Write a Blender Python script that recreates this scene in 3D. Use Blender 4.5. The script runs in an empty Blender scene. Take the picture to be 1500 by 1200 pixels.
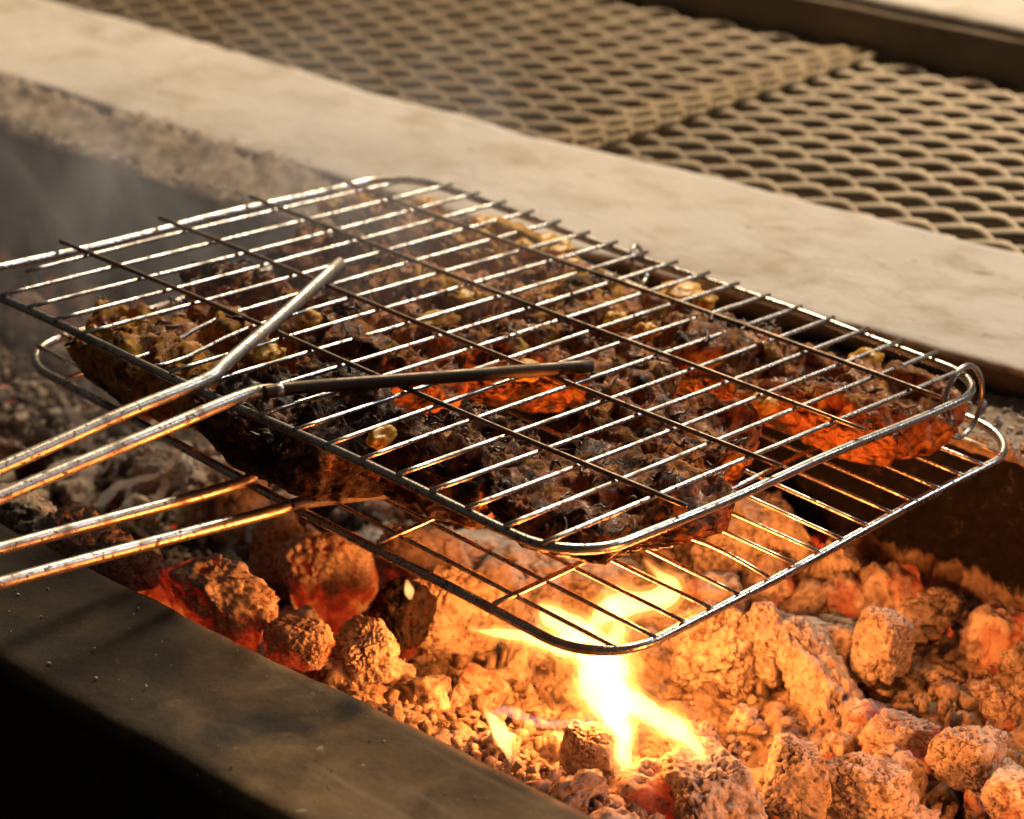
import bpy, bmesh, math, random
import numpy as np
from mathutils import Matrix, Vector

random.seed(7)
rng = np.random.default_rng(7)
scene = bpy.context.scene
COL = scene.collection

# ------------------------------------------------------------------ camera
CAM_LOC = np.array([0.9395505, -0.6340933, 0.4084119])
CAM_R = np.array([0.7305075, 0.6829047, -0.0001487])
CAM_U = np.array([-0.2689593, 0.2879076, 0.9191138])
CAM_B = np.array([0.6277099, -0.6713795, 0.3939922])
FPX = 3634.5                                   # focal length in pixels of a 1500 px wide frame
cam_d = bpy.data.cameras.new("camera")
cam = bpy.data.objects.new("camera", cam_d)
COL.objects.link(cam)
mw = Matrix.Identity(4)
for i in range(3):
    mw[i][0], mw[i][1], mw[i][2], mw[i][3] = CAM_R[i], CAM_U[i], CAM_B[i], CAM_LOC[i]
cam.matrix_world = mw
cam_d.sensor_width = 36.0
cam_d.lens = FPX / 1500 * 36
cam_d.clip_start, cam_d.clip_end = 0.02, 50
cam_d.dof.use_dof = True
cam_d.dof.focus_distance = 1.06
cam_d.dof.aperture_fstop = 10.0
scene.camera = cam

# ------------------------------------------------------------------ world, lamps, exposure
world = bpy.data.worlds.new("World")
scene.world = world
world.use_nodes = True
bg = world.node_tree.nodes["Background"]
bg.inputs[0].default_value = (0.66, 0.62, 0.60, 1)
bg.inputs[1].default_value = 0.06


def area_lamp(name, loc, target, power, size, color):
    d = bpy.data.lights.new(name, 'AREA')
    d.shape = 'DISK'
    d.size, d.energy, d.color = size, power, color
    o = bpy.data.objects.new(name, d)
    COL.objects.link(o)
    o.location = loc
    o.rotation_euler = (Vector(target) - Vector(loc)).to_track_quat('-Z', 'Y').to_euler()
    return o


def point_lamp(name, loc, power, radius, color):
    d = bpy.data.lights.new(name, 'POINT')
    d.energy, d.shadow_soft_size, d.color = power, radius, color
    o = bpy.data.objects.new(name, d)
    COL.objects.link(o)
    o.location = loc
    return o


area_lamp("warm_lamp", (-0.58, 1.60, 1.36), (0.05, 0.3, -0.05), 62, 0.58, (1.0, 0.775, 0.51))
area_lamp("cool_lamp", (1.15, 1.75, 1.25), (0.3, 0.2, -0.05), 15, 0.35, (0.76, 0.86, 1.0))

scene.view_settings.view_transform = 'Standard'
scene.view_settings.look = 'None'
scene.view_settings.exposure = 0.0
scene.view_settings.gamma = 1.0
scene.cycles.use_denoising = True
scene.cycles.use_adaptive_sampling = True
scene.cycles.adaptive_threshold = 0.02
scene.cycles.max_bounces = 7
scene.cycles.diffuse_bounces = 3
scene.cycles.glossy_bounces = 3
scene.cycles.transparent_max_bounces = 12
scene.cycles.volume_bounces = 0
scene.cycles.volume_step_rate = 1.0
scene.cycles.sample_clamp_indirect = 6.0


def ray(u, v):                                 # direction of the sight line through a photo pixel
    return CAM_R * ((u - 750) / FPX) - CAM_U * ((v - 600) / FPX) - CAM_B


def at_z(u, v, z):
    d = ray(u, v)
    return CAM_LOC + d * (z - CAM_LOC[2]) / d[2]


def at_y(u, v, y):
    d = ray(u, v)
    return CAM_LOC + d * (y - CAM_LOC[1]) / d[1]


def at_x(u, v, x):
    d = ray(u, v)
    return CAM_LOC + d * (x - CAM_LOC[0]) / d[0]


# ------------------------------------------------------------------ numeric noise
_perm = rng.permutation(256)
_perm = np.concatenate([_perm, _perm, _perm])
_grad = rng.normal(size=(256, 3))
_grad /= np.linalg.norm(_grad, axis=1)[:, None]
_rnd = rng.random((256, 3))


def _hash(i, j, k):
    return _perm[_perm[_perm[i & 255] + (j & 255)] + (k & 255)]


def noise(P):
    P = np.asarray(P, float)
    I = np.floor(P).astype(int)
    F = P - I
    W = F * F * F * (F * (F * 6 - 15) + 10)
    out = 0
    for dx in (0, 1):
        wx = W[:, 0] if dx else 1 - W[:, 0]
        for dy in (0, 1):
            wy = W[:, 1] if dy else 1 - W[:, 1]
            for dz in (0, 1):
                wz = W[:, 2] if dz else 1 - W[:, 2]
                g = _grad[_hash(I[:, 0] + dx, I[:, 1] + dy, I[:, 2] + dz)]
                d = F - np.array([dx, dy, dz])
                out = out + wx * wy * wz * (g * d).sum(1)
    return out * 1.5


def fbm(P, oct=4, gain=0.5):
    a, s, o = 1.0, 0, 0
    for i in range(oct):
        o = o + a * noise(P * 2 ** i + 17.3 * i)
        s += a
        a *= gain
    return o / s


def ridged(P, oct=4, gain=0.55):
    a, s, o = 1.0, 0, 0
    for i in range(oct):
        o = o + a * (1 - np.abs(noise(P * 2 ** i + 9.1 * i)) * 2)
        s += a
        a *= gain
    return o / s


def worley(P):
    I = np.floor(P).astype(int)
    F1 = np.full(len(P), 9.0)
    F2 = np.full(len(P), 9.0)
    for dx in (-1, 0, 1):
        for dy in (-1, 0, 1):
            for dz in (-1, 0, 1):
                J = I + np.array([dx, dy, dz])
                d = np.linalg.norm(J + _rnd[_hash(J[:, 0], J[:, 1], J[:, 2])] - P, axis=1)
                F2 = np.minimum(F2, np.maximum(F1, d))
                F1 = np.minimum(F1, d)
    return F1, F2


def sstep(a, b, x):
    t = np.clip((x - a) / (b - a), 0, 1)
    return t * t * (3 - 2 * t)


# ------------------------------------------------------------------ mesh helpers
def mesh_data(name, V, F, smooth=True, attrs=None):
    V = np.asarray(V, np.float32)
    F = np.asarray(F, np.int32)
    k = F.shape[1]
    me = bpy.data.meshes.new(name)
    me.vertices.add(len(V))
    me.vertices.foreach_set("co", V.ravel())
    me.loops.add(F.size)
    me.loops.foreach_set("vertex_index", F.ravel())
    me.polygons.add(len(F))
    me.polygons.foreach_set("loop_start", np.arange(0, F.size, k, dtype=np.int32))
    me.polygons.foreach_set("loop_total", np.full(len(F), k, np.int32))
    me.update(calc_edges=True)
    me.validate()
    if smooth:
        me.polygons.foreach_set("use_smooth", np.ones(len(me.polygons), bool))
    for n, val in (attrs or {}).items():
        a = me.attributes.new(n, 'FLOAT', 'POINT')
        a.data.foreach_set("value", np.asarray(val, np.float32))
    return me


def put(name, me, mat, parent=None, loc=None):
    o = bpy.data.objects.new(name, me)
    COL.objects.link(o)
    if mat is not None and len(me.materials) == 0:
        me.materials.append(mat)
    if parent is not None:
        o.parent = parent
    if loc is not None:
        o.location = loc
    return o


def tag(o, label, cat, group=None, kind=None):
    o["label"] = label
    o["category"] = cat
    if group:
        o["group"] = group
    if kind:
        o["kind"] = kind
    return o


def empty(name, loc=(0, 0, 0)):
    o = bpy.data.objects.new(name, None)
    o.empty_display_size = 0.02
    COL.objects.link(o)
    o.location = loc
    return o


_ico = {}


def ico(n):
    if n not in _ico:
        bm = bmesh.new()
        bmesh.ops.create_icosphere(bm, subdivisions=n, radius=1)
        _ico[n] = (np.array([v.co[:] for v in bm.verts]), np.array([[v.index for v in f.verts] for f in bm.faces]))
        bm.free()
    return _ico[n][0].copy(), _ico[n][1]


def spline(P, n):                              # Catmull-Rom through the points, n samples
    P = np.asarray(P, float)
    Q = np.vstack([2 * P[0] - P[1], P, 2 * P[-1] - P[-2]])
    t = np.linspace(0, len(P) - 1 - 1e-9, n)
    i = t.astype(int)
    f = (t - i)[:, None]
    a, b, c, d = Q[i], Q[i + 1], Q[i + 2], Q[i + 3]
    return 0.5 * (2 * b + (c - a) * f + (2 * a - 5 * b + 4 * c - d) * f ** 2 + (3 * b - a - 3 * c + d) * f ** 3)


def tube(path, rad, sides=10, closed=False, cap=True, flat=1.0):
    P = np.asarray(path, float)
    n = len(P)
    rad = np.broadcast_to(np.asarray(rad, float), (n,))
    T = np.roll(P, -1, 0) - np.roll(P, 1, 0) if closed else np.gradient(P, axis=0)
    T /= np.linalg.norm(T, axis=1)[:, None] + 1e-12
    N = np.zeros_like(P)
    up = np.array([0, 0, 1.0]) if abs(T[0][2]) < 0.8 else np.array([1.0, 0, 0])
    v = np.cross(T[0], up)
    v /= np.linalg.norm(v)
    for i in range(n):
        v = v - T[i] * (v @ T[i])
        v /= np.linalg.norm(v)
        N[i] = v
    Bn = np.cross(T, N)
    a = np.linspace(0, 2 * math.pi, sides, endpoint=False)
    V = (P[:, None] + rad[:, None, None] * (np.cos(a)[None, :, None] * N[:, None] + flat * np.sin(a)[None, :, None] * Bn[:, None])).reshape(-1, 3)
    F = []
    for i in range(n if closed else n - 1):
        j = (i + 1) % n
        for k in range(sides):
            l = (k + 1) % sides
            F += [[i * sides + k, i * sides + l, j * sides + l], [i * sides + k, j * sides + l, j * sides + k]]
    if cap and not closed:
        V = np.vstack([V, P[0] - T[0] * rad[0] * .4, P[-1] + T[-1] * rad[-1] * .4])
        c0, c1 = len(V) - 2, len(V) - 1
        for k in range(sides):
            l = (k + 1) % sides
            F += [[c0, l, k], [c1, (n - 1) * sides + k, (n - 1) * sides + l]]
    return V, np.array(F)


def join(parts):
    Vs, Fs, o = [], [], 0
    for V, F in parts:
        Vs.append(V)
        Fs.append(np.asarray(F) + o)
        o += len(V)
    return np.vstack(Vs), np.vstack(Fs)


def grid_faces(nu, nv):
    i, j = np.meshgrid(np.arange(nu - 1), np.arange(nv - 1), indexing='ij')
    a = (i * nv + j).ravel()
    return np.stack([a, a + nv, a + nv + 1, a + 1], 1)


# ------------------------------------------------------------------ material helpers
class Mat:
    def __init__(s, name):
        s.m = bpy.data.materials.new(name)
        s.m.use_nodes = True
        s.t = s.m.node_tree
        s.p = s.t.nodes["Principled BSDF"]
        s.out = s.t.nodes["Material Output"]

    def n(s, typ, **kw):
        nd = s.t.nodes.new(typ)
        for k, v in kw.items():
            if k.startswith("i_"):
                nd.inputs[k[2:].replace("_", " ")].default_value = v
            else:
                setattr(nd, k, v)
        return nd

    def link(s, a, b):
        s.t.links.new(a, b)

    def coords(s, vary=True):
        tc = s.n("ShaderNodeTexCoord")
        if not vary:
            return tc.outputs["Object"]
        oi = s.n("ShaderNodeObjectInfo")
        mul = s.n("ShaderNodeMath", operation='MULTIPLY')
        mul.inputs[1].default_value = 37.0
        s.link(oi.outputs["Random"], mul.inputs[0])
        add = s.n("ShaderNodeVectorMath", operation='ADD')
        s.link(tc.outputs["Object"], add.inputs[0])
        s.link(mul.outputs[0], add.inputs[1])
        return add.outputs[0]

    def noise(s, vec, scale, detail=5, rough=0.55, dist=0.0, stretch=None):
        if stretch:
            mp = s.n("ShaderNodeMapping")
            mp.inputs["Scale"].default_value = stretch
            s.link(vec, mp.inputs["Vector"])
            vec = mp.outputs[0]
        nd = s.n("ShaderNodeTexNoise")
        nd.inputs["Scale"].default_value = scale
        nd.inputs["Detail"].default_value = detail
        nd.inputs["Roughness"].default_value = rough
        nd.inputs["Distortion"].default_value = dist
        s.link(vec, nd.inputs["Vector"])
        return nd.outputs["Fac"]

    def ramp(s, fac, stops):
        r = s.n("ShaderNodeValToRGB")
        e = r.color_ramp.elements
        while len(e) > len(stops):
            e.remove(e[-1])
        while len(e) < len(stops):
            e.new(0.5)
        for el, (pos, c) in zip(e, stops):
            el.position = pos
            el.color = (c[0], c[1], c[2], 1) if not isinstance(c, (int, float)) else (c, c, c, 1)
        s.link(fac, r.inputs[0])
        return r.outputs[0]

    def mix(s, fac, a, b):
        m = s.n("ShaderNodeMix", data_type='RGBA')
        for sock, val in ((m.inputs[0], fac), (m.inputs[6], a), (m.inputs[7], b)):
            if isinstance(val, (int, float)):
                sock.default_value = val
            elif isinstance(val, tuple):
                sock.default_value = (*val, 1)
            else:
                s.link(val, sock)
        return m.outputs[2]

    def math(s, op, a, b=0.0, clamp=False):
        m = s.n("ShaderNodeMath", operation=op)
        m.use_clamp = clamp
        for sock, val in ((m.inputs[0], a), (m.inputs[1], b)):
            if isinstance(val, (int, float)):
                sock.default_value = val
            else:
                s.link(val, sock)
        return m.outputs[0]

    def attr(s, name, typ='GEOMETRY'):
        a = s.n("ShaderNodeAttribute")
        a.attribute_name = name
        a.attribute_type = typ
        return a.outputs["Fac"]

    def bump(s, h, strength, dist, chain=None):
        b = s.n("ShaderNodeBump")
        b.inputs["Strength"].default_value = strength
        b.inputs["Distance"].default_value = dist
        s.link(h, b.inputs["Height"])
        if chain is not None:
            s.link(chain, b.inputs["Normal"])
        return b.outputs[0]

    def set(s, **kw):
        for k, v in kw.items():
            sock = s.p.inputs[k.replace("_", " ")]
            if isinstance(v, (int, float)):
                sock.default_value = v
            elif isinstance(v, tuple):
                sock.default_value = (*v, 1)
            else:
                s.link(v, sock)
        return s.m


def mat_wire(name="greasy_chromed_wire", clean=(0.50, 0.46, 0.405), rough=0.25):
    m = Mat(name)
    c = m.coords()
    burnt = m.noise(c, 55, 6, 0.6)
    spots = m.noise(c, 320, 4, 0.6)
    mask = m.ramp(burnt, [(0.49, 0.0), (0.66, 1.0)])
    sp = m.ramp(spots, [(0.56, 0.0), (0.64, 1.0)])
    mk = m.math('MAXIMUM', m.math('MULTIPLY', mask, 0.75), m.math('MULTIPLY', sp, 0.85))
    col = m.mix(mk, clean, (0.075, 0.048, 0.028))
    ro = m.math('ADD', m.math('MULTIPLY', mk, 0.22), rough)
    nb = m.bump(m.noise(c, 500, 3), 0.25, 0.0006)
    return m.set(Base_Color=col, Metallic=m.math('SUBTRACT', 1.0, m.math('MULTIPLY', mk, 0.5)), Roughness=ro, Normal=nb)


def mat_meat():
    m = Mat("charred_marinated_meat")
    c = m.coords()
    crag = m.attr("crag")
    yel = m.attr("yellow", 'OBJECT')
    chr_ = m.attr("char", 'OBJECT')
    n1 = m.noise(c, 60, 7, 0.68, 1.0)
    n2 = m.noise(c, 95, 7, 0.68, 1.2)
    n3 = m.noise(c, 70, 5, 0.6, 1.2)
    fine = m.noise(c, 480, 4, 0.65)
    base = m.ramp(n2, [(0.30, (0.085, 0.015, 0.005)), (0.43, (0.29, 0.068, 0.018)), (0.55, (0.50, 0.185, 0.052)), (0.70, (0.66, 0.36, 0.14))])
    ymask = m.ramp(m.math('ADD', n3, m.math('MULTIPLY', yel, 0.30)), [(0.60, 0.0), (0.72, 1.0)])
    base = m.mix(ymask, base, m.ramp(n2, [(0.35, (0.44, 0.17, 0.022)), (0.65, (0.72, 0.42, 0.07))]))
    cm = m.math('ADD', m.math('ADD', n1, m.math('MULTIPLY', chr_, 0.35)), m.math('MULTIPLY', crag, 0.16))
    cmask = m.ramp(cm, [(0.56, 0.0), (0.70, 1.0)])
    black = m.ramp(fine, [(0.35, (0.006, 0.005, 0.004)), (0.7, (0.030, 0.020, 0.013))])
    col = m.mix(m.math('MULTIPLY', cmask, 0.92), base, black)
    h = m.noise(c, 260, 6, 0.72, 2.2, (1, 0.45, 1))
    h2 = m.noise(c, 900, 3, 0.6)
    nb = m.bump(h2, 0.2, 0.0006, m.bump(h, 0.65, 0.003))
    ro = m.ramp(n3, [(0.38, 0.22), (0.56, 0.62)])
    return m.set(Base_Color=col, Roughness=ro, Normal=nb, Specular_IOR_Level=m.ramp(n3, [(0.36, 0.5), (0.52, 0.08)]))


def mat_shred():
    m = Mat("charred_herbs")
    c = m.coords()
    n = m.noise(c, 210, 4, 0.6)
    col = m.ramp(n, [(0.36, (0.010, 0.007, 0.005)), (0.50, (0.070, 0.034, 0.018)), (0.66, (0.26, 0.13, 0.065))])
    return m.set(Base_Color=col, Roughness=0.45, Specular_IOR_Level=0.55)


def mat_coal(name="ash_covered_coal"):
    m = Mat(name)
    c = m.coords()
    crack = m.attr("crack")
    heat = m.attr("heat", 'OBJECT')
    dark = m.attr("dark", 'OBJECT')
    n1 = m.noise(c, 28, 5, 0.6, 0.5)
    n2 = m.noise(c, 160, 5, 0.65)
    n3 = m.noise(c, 60, 5, 0.6, 0.4)
    ash = m.ramp(n2, [(0.30, (0.26, 0.20, 0.15)), (0.46, (0.52, 0.43, 0.34)), (0.68, (0.70, 0.62, 0.52))])
    dk = m.ramp(m.math('ADD', n1, m.math('MULTIPLY', dark, 0.5)), [(0.64, 0.0), (0.76, 1.0)])
    col = m.mix(dk, ash, m.ramp(n2, [(0.4, (0.010, 0.008, 0.007)), (0.7, (0.06, 0.045, 0.035))]))
    pits = m.ramp(m.noise(c, 420, 3, 0.6), [(0.55, 0.0), (0.66, 1.0)])
    col = m.mix(m.math('MULTIPLY', pits, 0.62), col, (0.05, 0.032, 0.02))
    col = m.mix(m.math('MULTIPLY', crack, 0.8), col, (0.035, 0.02, 0.012))
    ember = m.attr("ember")
    glow = m.ramp(m.math('ADD', m.math('MULTIPLY', ember, heat), m.math('MULTIPLY', m.math('SUBTRACT', m.noise(c, 90, 6, 0.7, 0.6), 0.5), 0.9)), [(0.42, 0.0), (1.0, 1.0)])
    cr = m.math('MULTIPLY', m.math('MULTIPLY', crack, heat), 0.35)
    g = m.math('MULTIPLY', m.math('ADD', glow, cr, True), m.math('GREATER_THAN', heat, 0.02))
    col = m.mix(m.math('MULTIPLY', g, 0.8), col, (0.10, 0.04, 0.025))
    ecol = m.ramp(g, [(0.0, (0.45, 0.012, 0.003)), (0.35, (0.9, 0.030, 0.006)), (0.75, (1.0, 0.10, 0.014)), (1.0, (1.0, 0.24, 0.04))])
    nb = m.bump(m.noise(c, 800, 4, 0.75), 0.5, 0.0012, m.bump(m.noise(c, 230, 6, 0.75, 0.8), 0.5, 0.004))
    return m.set(Base_Color=col, Roughness=0.95, Specular_IOR_Level=0.15, Normal=nb, Emission_Color=ecol, Emission_Strength=m.math('MULTIPLY', g, 0.55))


def mat_bed():
    m = Mat("ember_ash")
    c = m.coords(False)
    n2 = m.noise(c, 130, 6, 0.7)
    n1 = m.noise(c, 26, 5, 0.6, 0.6)
    col = m.ramp(n2, [(0.30, (0.10, 0.07, 0.05)), (0.48, (0.36, 0.28, 0.21)), (0.68, (0.56, 0.46, 0.36))])
    dk = m.ramp(n1, [(0.54, 0.0), (0.64, 1.0)])
    col = m.mix(m.math('MULTIPLY', dk, 0.8), col, (0.03, 0.022, 0.017))
    col = m.mix(m.math('MULTIPLY', m.attr("darkened"), 0.85), col, m.ramp(n2, [(0.35, (0.02, 0.014, 0.010)), (0.7, (0.13, 0.09, 0.065))]))
    g = m.ramp(m.noise(c, 34, 5, 0.6, 0.8), [(0.66, 0.0), (0.76, 1.0)])
    nb = m.bump(m.noise(c, 600, 4, 0.7), 0.6, 0.0015, m.bump(n2, 0.7, 0.006))
    return m.set(Base_Color=col, Roughness=0.95, Specular_IOR_Level=0.1, Normal=nb, Emission_Color=(1.0, 0.07, 0.01), Emission_Strength=m.math('MULTIPLY', g, 1.2))


def mat_slab():
    m = Mat("pale_concrete")
    c = m.coords(False)
    big = m.noise(c, 5, 5, 0.55, 0.3)
    mid = m.noise(c, 22, 7, 0.65, 0.4, (0.8, 1, 1))
    col = m.ramp(big, [(0.3, (0.46, 0.41, 0.35)), (0.7, (0.57, 0.52, 0.455))])
    col = m.mix(m.ramp(mid, [(0.48, 0.0), (0.66, 0.85)]), col, (0.36, 0.295, 0.215))
    spot = m.ramp(m.noise(c, 70, 4, 0.6, 0.4, (0.5, 1, 1)), [(0.65, 0.0), (0.72, 0.8)])
    col = m.mix(spot, col, (0.20, 0.15, 0.095))
    vo = m.n("ShaderNodeTexVoronoi", feature='DISTANCE_TO_EDGE')
    mp = m.n("ShaderNodeMapping")
    mp.inputs["Scale"].default_value = (4.2, 14.0, 6.0)
    wob = m.n("ShaderNodeTexNoise")
    wob.inputs["Scale"].default_value = 14
    m.link(c, wob.inputs["Vector"])
    va = m.n("ShaderNodeVectorMath", operation='MULTIPLY_ADD')
    va.inputs[1].default_value = (0.12, 0.05, 0.05)
    m.link(wob.outputs["Color"], va.inputs[0])
    m.link(c, va.inputs[2])
    m.link(va.outputs[0], mp.inputs["Vector"])
    m.link(mp.outputs[0], vo.inputs["Vector"])
    edge = m.ramp(vo.outputs["Distance"], [(0.0, 1.0), (0.010, 0.0)])
    gate = m.ramp(m.noise(c, 9, 3, 0.5), [(0.50, 0.0), (0.62, 1.0)])
    cr = m.math('MULTIPLY', edge, gate)
    col = m.mix(m.math('MULTIPLY', cr, 0.65), col, (0.20, 0.15, 0.10))
    col = m.mix(m.math('MULTIPLY', m.attr("soot"), 0.96), col, (0.011, 0.009, 0.007))
    h = m.math('SUBTRACT', m.noise(c, 90, 6, 0.6, 0.3, (0.85, 1, 1)), m.math('MULTIPLY', cr, 0.6))
    nb = m.bump(h, 0.38, 0.003, m.bump(m.noise(c, 700, 3, 0.6), 0.2, 0.0006))
    return m.set(Base_Color=col, Roughness=0.82, Specular_IOR_Level=0.25, Normal=nb)


def mat_soot_wall():
    m = Mat("sooty_firebrick")
    c = m.coords(False)
    ash = m.attr("ash")
    n = m.noise(c, 24, 8, 0.72, 0.8)
    n2 = m.noise(c, 170, 6, 0.7, 0.5)
    buff = m.ramp(n2, [(0.3, (0.16, 0.11, 0.075)), (0.5, (0.37, 0.28, 0.195)), (0.72, (0.56, 0.455, 0.33))])
    soot = m.ramp(n2, [(0.35, (0.006, 0.005, 0.005)), (0.60, (0.012, 0.010, 0.0095)), (0.72, (0.06, 0.048, 0.040))])
    f = m.ramp(m.math('ADD', ash, m.math('MULTIPLY', m.math('SUBTRACT', n, 0.5), 1.0)), [(0.44, 0.0), (0.56, 1.0)])
    nb = m.bump(n2, 0.6, 0.004, m.bump(m.noise(c, 600, 4, 0.7), 0.5, 0.001))
    return m.set(Base_Color=m.mix(f, soot, buff), Roughness=0.9, Specular_IOR_Level=0.15, Normal=nb)


def mat_rim():
    m = Mat("greasy_dark_ledge")
    c = m.coords(False)
    n = m.noise(c, 30, 6, 0.6, 0.5)
    col = m.ramp(n, [(0.28, (0.065, 0.035, 0.014)), (0.5, (0.155, 0.090, 0.036)), (0.72, (0.30, 0.19, 0.086))])
    sp = m.ramp(m.noise(c, 120, 4, 0.6, 0.2), [(0.68, 0.0), (0.73, 0.9)])
    col = m.mix(sp, col, (0.50, 0.38, 0.24))
    scr = m.ramp(m.noise(c, 60, 5, 0.65, 0.3, (0.08, 1, 1)), [(0.58, 0.0), (0.66, 0.45)])
    col = m.mix(scr, col, (0.27, 0.185, 0.10))
    dk = m.ramp(m.noise(c, 14, 5, 0.6, 0.6), [(0.56, 0.0), (0.68, 0.9)])
    col = m.mix(dk, col, (0.012, 0.010, 0.007))
    col = m.mix(m.math('MULTIPLY', m.attr("soot"), 0.85), col, (0.012, 0.010, 0.008))  # soot plus shadow of the handles, darkening the ledge's left part
    edge = m.attr("edge_light")
    col = m.mix(m.math('MULTIPLY', edge, 0.6), col, (0.20, 0.15, 0.085))
    nb = m.bump(m.noise(c, 150, 6, 0.7), 0.4, 0.0018)
    return m.set(Base_Color=col, Roughness=0.72, Specular_IOR_Level=0.16, Normal=nb)


def mat_mesh():
    m = Mat("dull_expanded_metal")
    c = m.coords(False)
    n = m.noise(c, 40, 5, 0.6)
    col = m.ramp(n, [(0.35, (0.165, 0.118, 0.066)), (0.65, (0.265, 0.20, 0.118))])
    rust = m.ramp(m.noise(c, 18, 5, 0.65), [(0.60, 0.0), (0.70, 0.7)])
    col = m.mix(rust, col, (0.20, 0.085, 0.04))
    return m.set(Base_Color=col, Roughness=0.55, Metallic=0.25)


def mat_plain(name, a, b, scale=20, rough=0.9):
    m = Mat(name)
    c = m.coords(False)
    n = m.noise(c, scale, 6, 0.6)
    return m.set(Base_Color=m.ramp(n, [(0.3, a), (0.7, b)]), Roughness=rough, Specular_IOR_Level=0.2, Normal=m.bump(m.noise(c, scale * 8, 4), 0.4, 0.002))


def mat_flame(name, col, strength):
    m = Mat(name)
    m.t.nodes.remove(m.p)
    e = m.n("ShaderNodeEmission")
    e.inputs[0].default_value = (*col, 1)
    e.inputs[1].default_value = strength
    m.link(e.outputs[0], m.out.inputs["Volume"])
    return m.m


def mat_smoke(name, density, col=(0.75, 0.76, 0.8)):
    m = Mat(name)
    m.t.nodes.remove(m.p)
    v = m.n("ShaderNodeVolumePrincipled")
    v.inputs["Color"].default_value = (*col, 1)
    v.inputs["Density"].default_value = density
    m.link(v.outputs[0], m.out.inputs["Volume"])
    return m.m


WIRE = mat_wire()
HANDLE = mat_wire("bright_handle_steel", (0.66, 0.60, 0.51), 0.38)
SOOTY = mat_wire("soot_black_steel", (0.10, 0.075, 0.055), 0.45)
DARK_WIRE = mat_wire("dark_brown_wire", (0.22, 0.165, 0.12), 0.42)  # for the upper cross wires, coloured darker than the other wires
MEAT = mat_meat()
SHRED = mat_shred()
COAL = mat_coal()
BED = mat_bed()
SLAB = mat_slab()
SOOT = mat_soot_wall()
RIM = mat_rim()
STRIP = mat_plain("pale_strip", (0.27, 0.19, 0.10), (0.40, 0.295, 0.165), 30, 0.7)
MESHM = mat_mesh()
TRAY = mat_plain("brown_tray", (0.045, 0.030, 0.018), (0.09, 0.062, 0.036), 12)
DARKF = mat_plain("dark_fascia", (0.21, 0.16, 0.105), (0.29, 0.225, 0.15), 18)
GROUND = mat_plain("dark_ground", (0.02, 0.017, 0.014), (0.04, 0.033, 0.026), 8)

# ------------------------------------------------------------------ the setting: ground, walls, slabs, mesh
X0, X1 = -1.3, 0.9


def sweep(profile, nx, fn, name, mat, attrs_fn=None, x0=X0, x1=X1):
    """A cross-section of (y, z) points drawn along x; fn(P) returns the worn version of the points."""
    prof = np.asarray(profile, float)
    x = np.linspace(x0, x1, nx)
    P = np.stack([np.repeat(x, len(prof)), np.tile(prof[:, 0], nx), np.tile(prof[:, 1], nx)], 1)
    base = P.copy()
    P = fn(P)
    F = grid_faces(nx, len(prof))
    n = len(prof)
    F = np.vstack([F, [[i, i + 1, (nx * n) - n + i + 1, (nx * n) - n + i] for i in ()]]) if False else F
    o = put(name, mesh_data(name, P, F, True, attrs_fn(base, P) if attrs_fn else None), mat)
    return o


def dense(points, step):
    out = []
    pts = [np.array(p, float) for p in points]
    for a, b in zip(pts[:-1], pts[1:]):
        k = max(1, int(np.ceil(np.linalg.norm(b - a) / step)))
        for i in range(k):
            out.append(a + (b - a) * i / k)
    out.append(pts[-1])
    return np.array(out)


def plane(name, x0, x1, y0, y1, z, mat):
    V = np.array([[x0, y0, z], [x1, y0, z], [x1, y1, z], [x0, y1, z]])
    return put(name, mesh_data(name, V, np.array([[0, 1, 2, 3]]), False), mat)


g = plane("ground", -6, 6, -6, 6, -0.62, GROUND)
g["kind"] = "structure"

# rear wall of the trough with its crumbly ledge (top z -0.078, inner face y 0.315)
pr = dense([(0.46, -0.40), (0.46, -0.082), (0.322, -0.078), (0.3165, -0.081), (0.315, -0.087), (0.315, -0.36), (0.46, -0.40)], 0.0045)


def wall_worn(P):
    Q = P.copy()
    n = fbm(P * np.array([30, 30, 30]), 4)
    n2 = fbm(P * np.array([120, 120, 120]) + 5, 4)
    topm = sstep(-0.10, -0.085, P[:, 2]) * sstep(0.46, 0.45, P[:, 1])
    face = (P[:, 1] < 0.33)
    Q[:, 2] += topm * (n * 0.007 + n2 * 0.0035 + sstep(0.02, -0.20, P[:, 0]) * np.clip((P[:, 1] - 0.320) / 0.034, 0, 1) * sstep(0.376, 0.368, P[:, 1]) * (0.0175 + 0.006 * n2))
    lowr = sstep(-0.10, -0.14, P[:, 2])
    w1, _ = worley(P * 55)
    Q[:, 1] += np.where(face, -(n * 0.008 + n2 * 0.003) * (1 + 1.2 * lowr) - lowr * 0.007 * (0.5 - w1), 0)
    # upright cracks between the bricks low on the right
    cr = np.zeros(len(P))
    for xc in (0.335, 0.352, 0.405, 0.47):
        d = np.abs(P[:, 0] - xc - 0.012 * fbm(P * 25 + xc * 90, 3))
        cr = np.maximum(cr, sstep(0.004, 0.001, d) * sstep(-0.125, -0.15, P[:, 2]))
    Q[:, 1] += np.where(face, cr * 0.008, 0)
    return Q


def wall_ash(B, P):
    z, x = B[:, 2], B[:, 0]
    low = sstep(-0.118, -0.165, z) * (0.05 + 0.80 * sstep(0.16, 0.34, x))
    top = sstep(-0.0835, -0.080, z) * (0.72 + 0.22 * sstep(0.0, -0.3, x) * 0 + 0.15)
    return {"ash": np.maximum(low, top)}


w = sweep(pr, 560, wall_worn, "trough_wall", SOOT, wall_ash)
tag(w, "soot-blackened rear wall of the fire trough, its ledge covered in ash", "wall")

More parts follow.
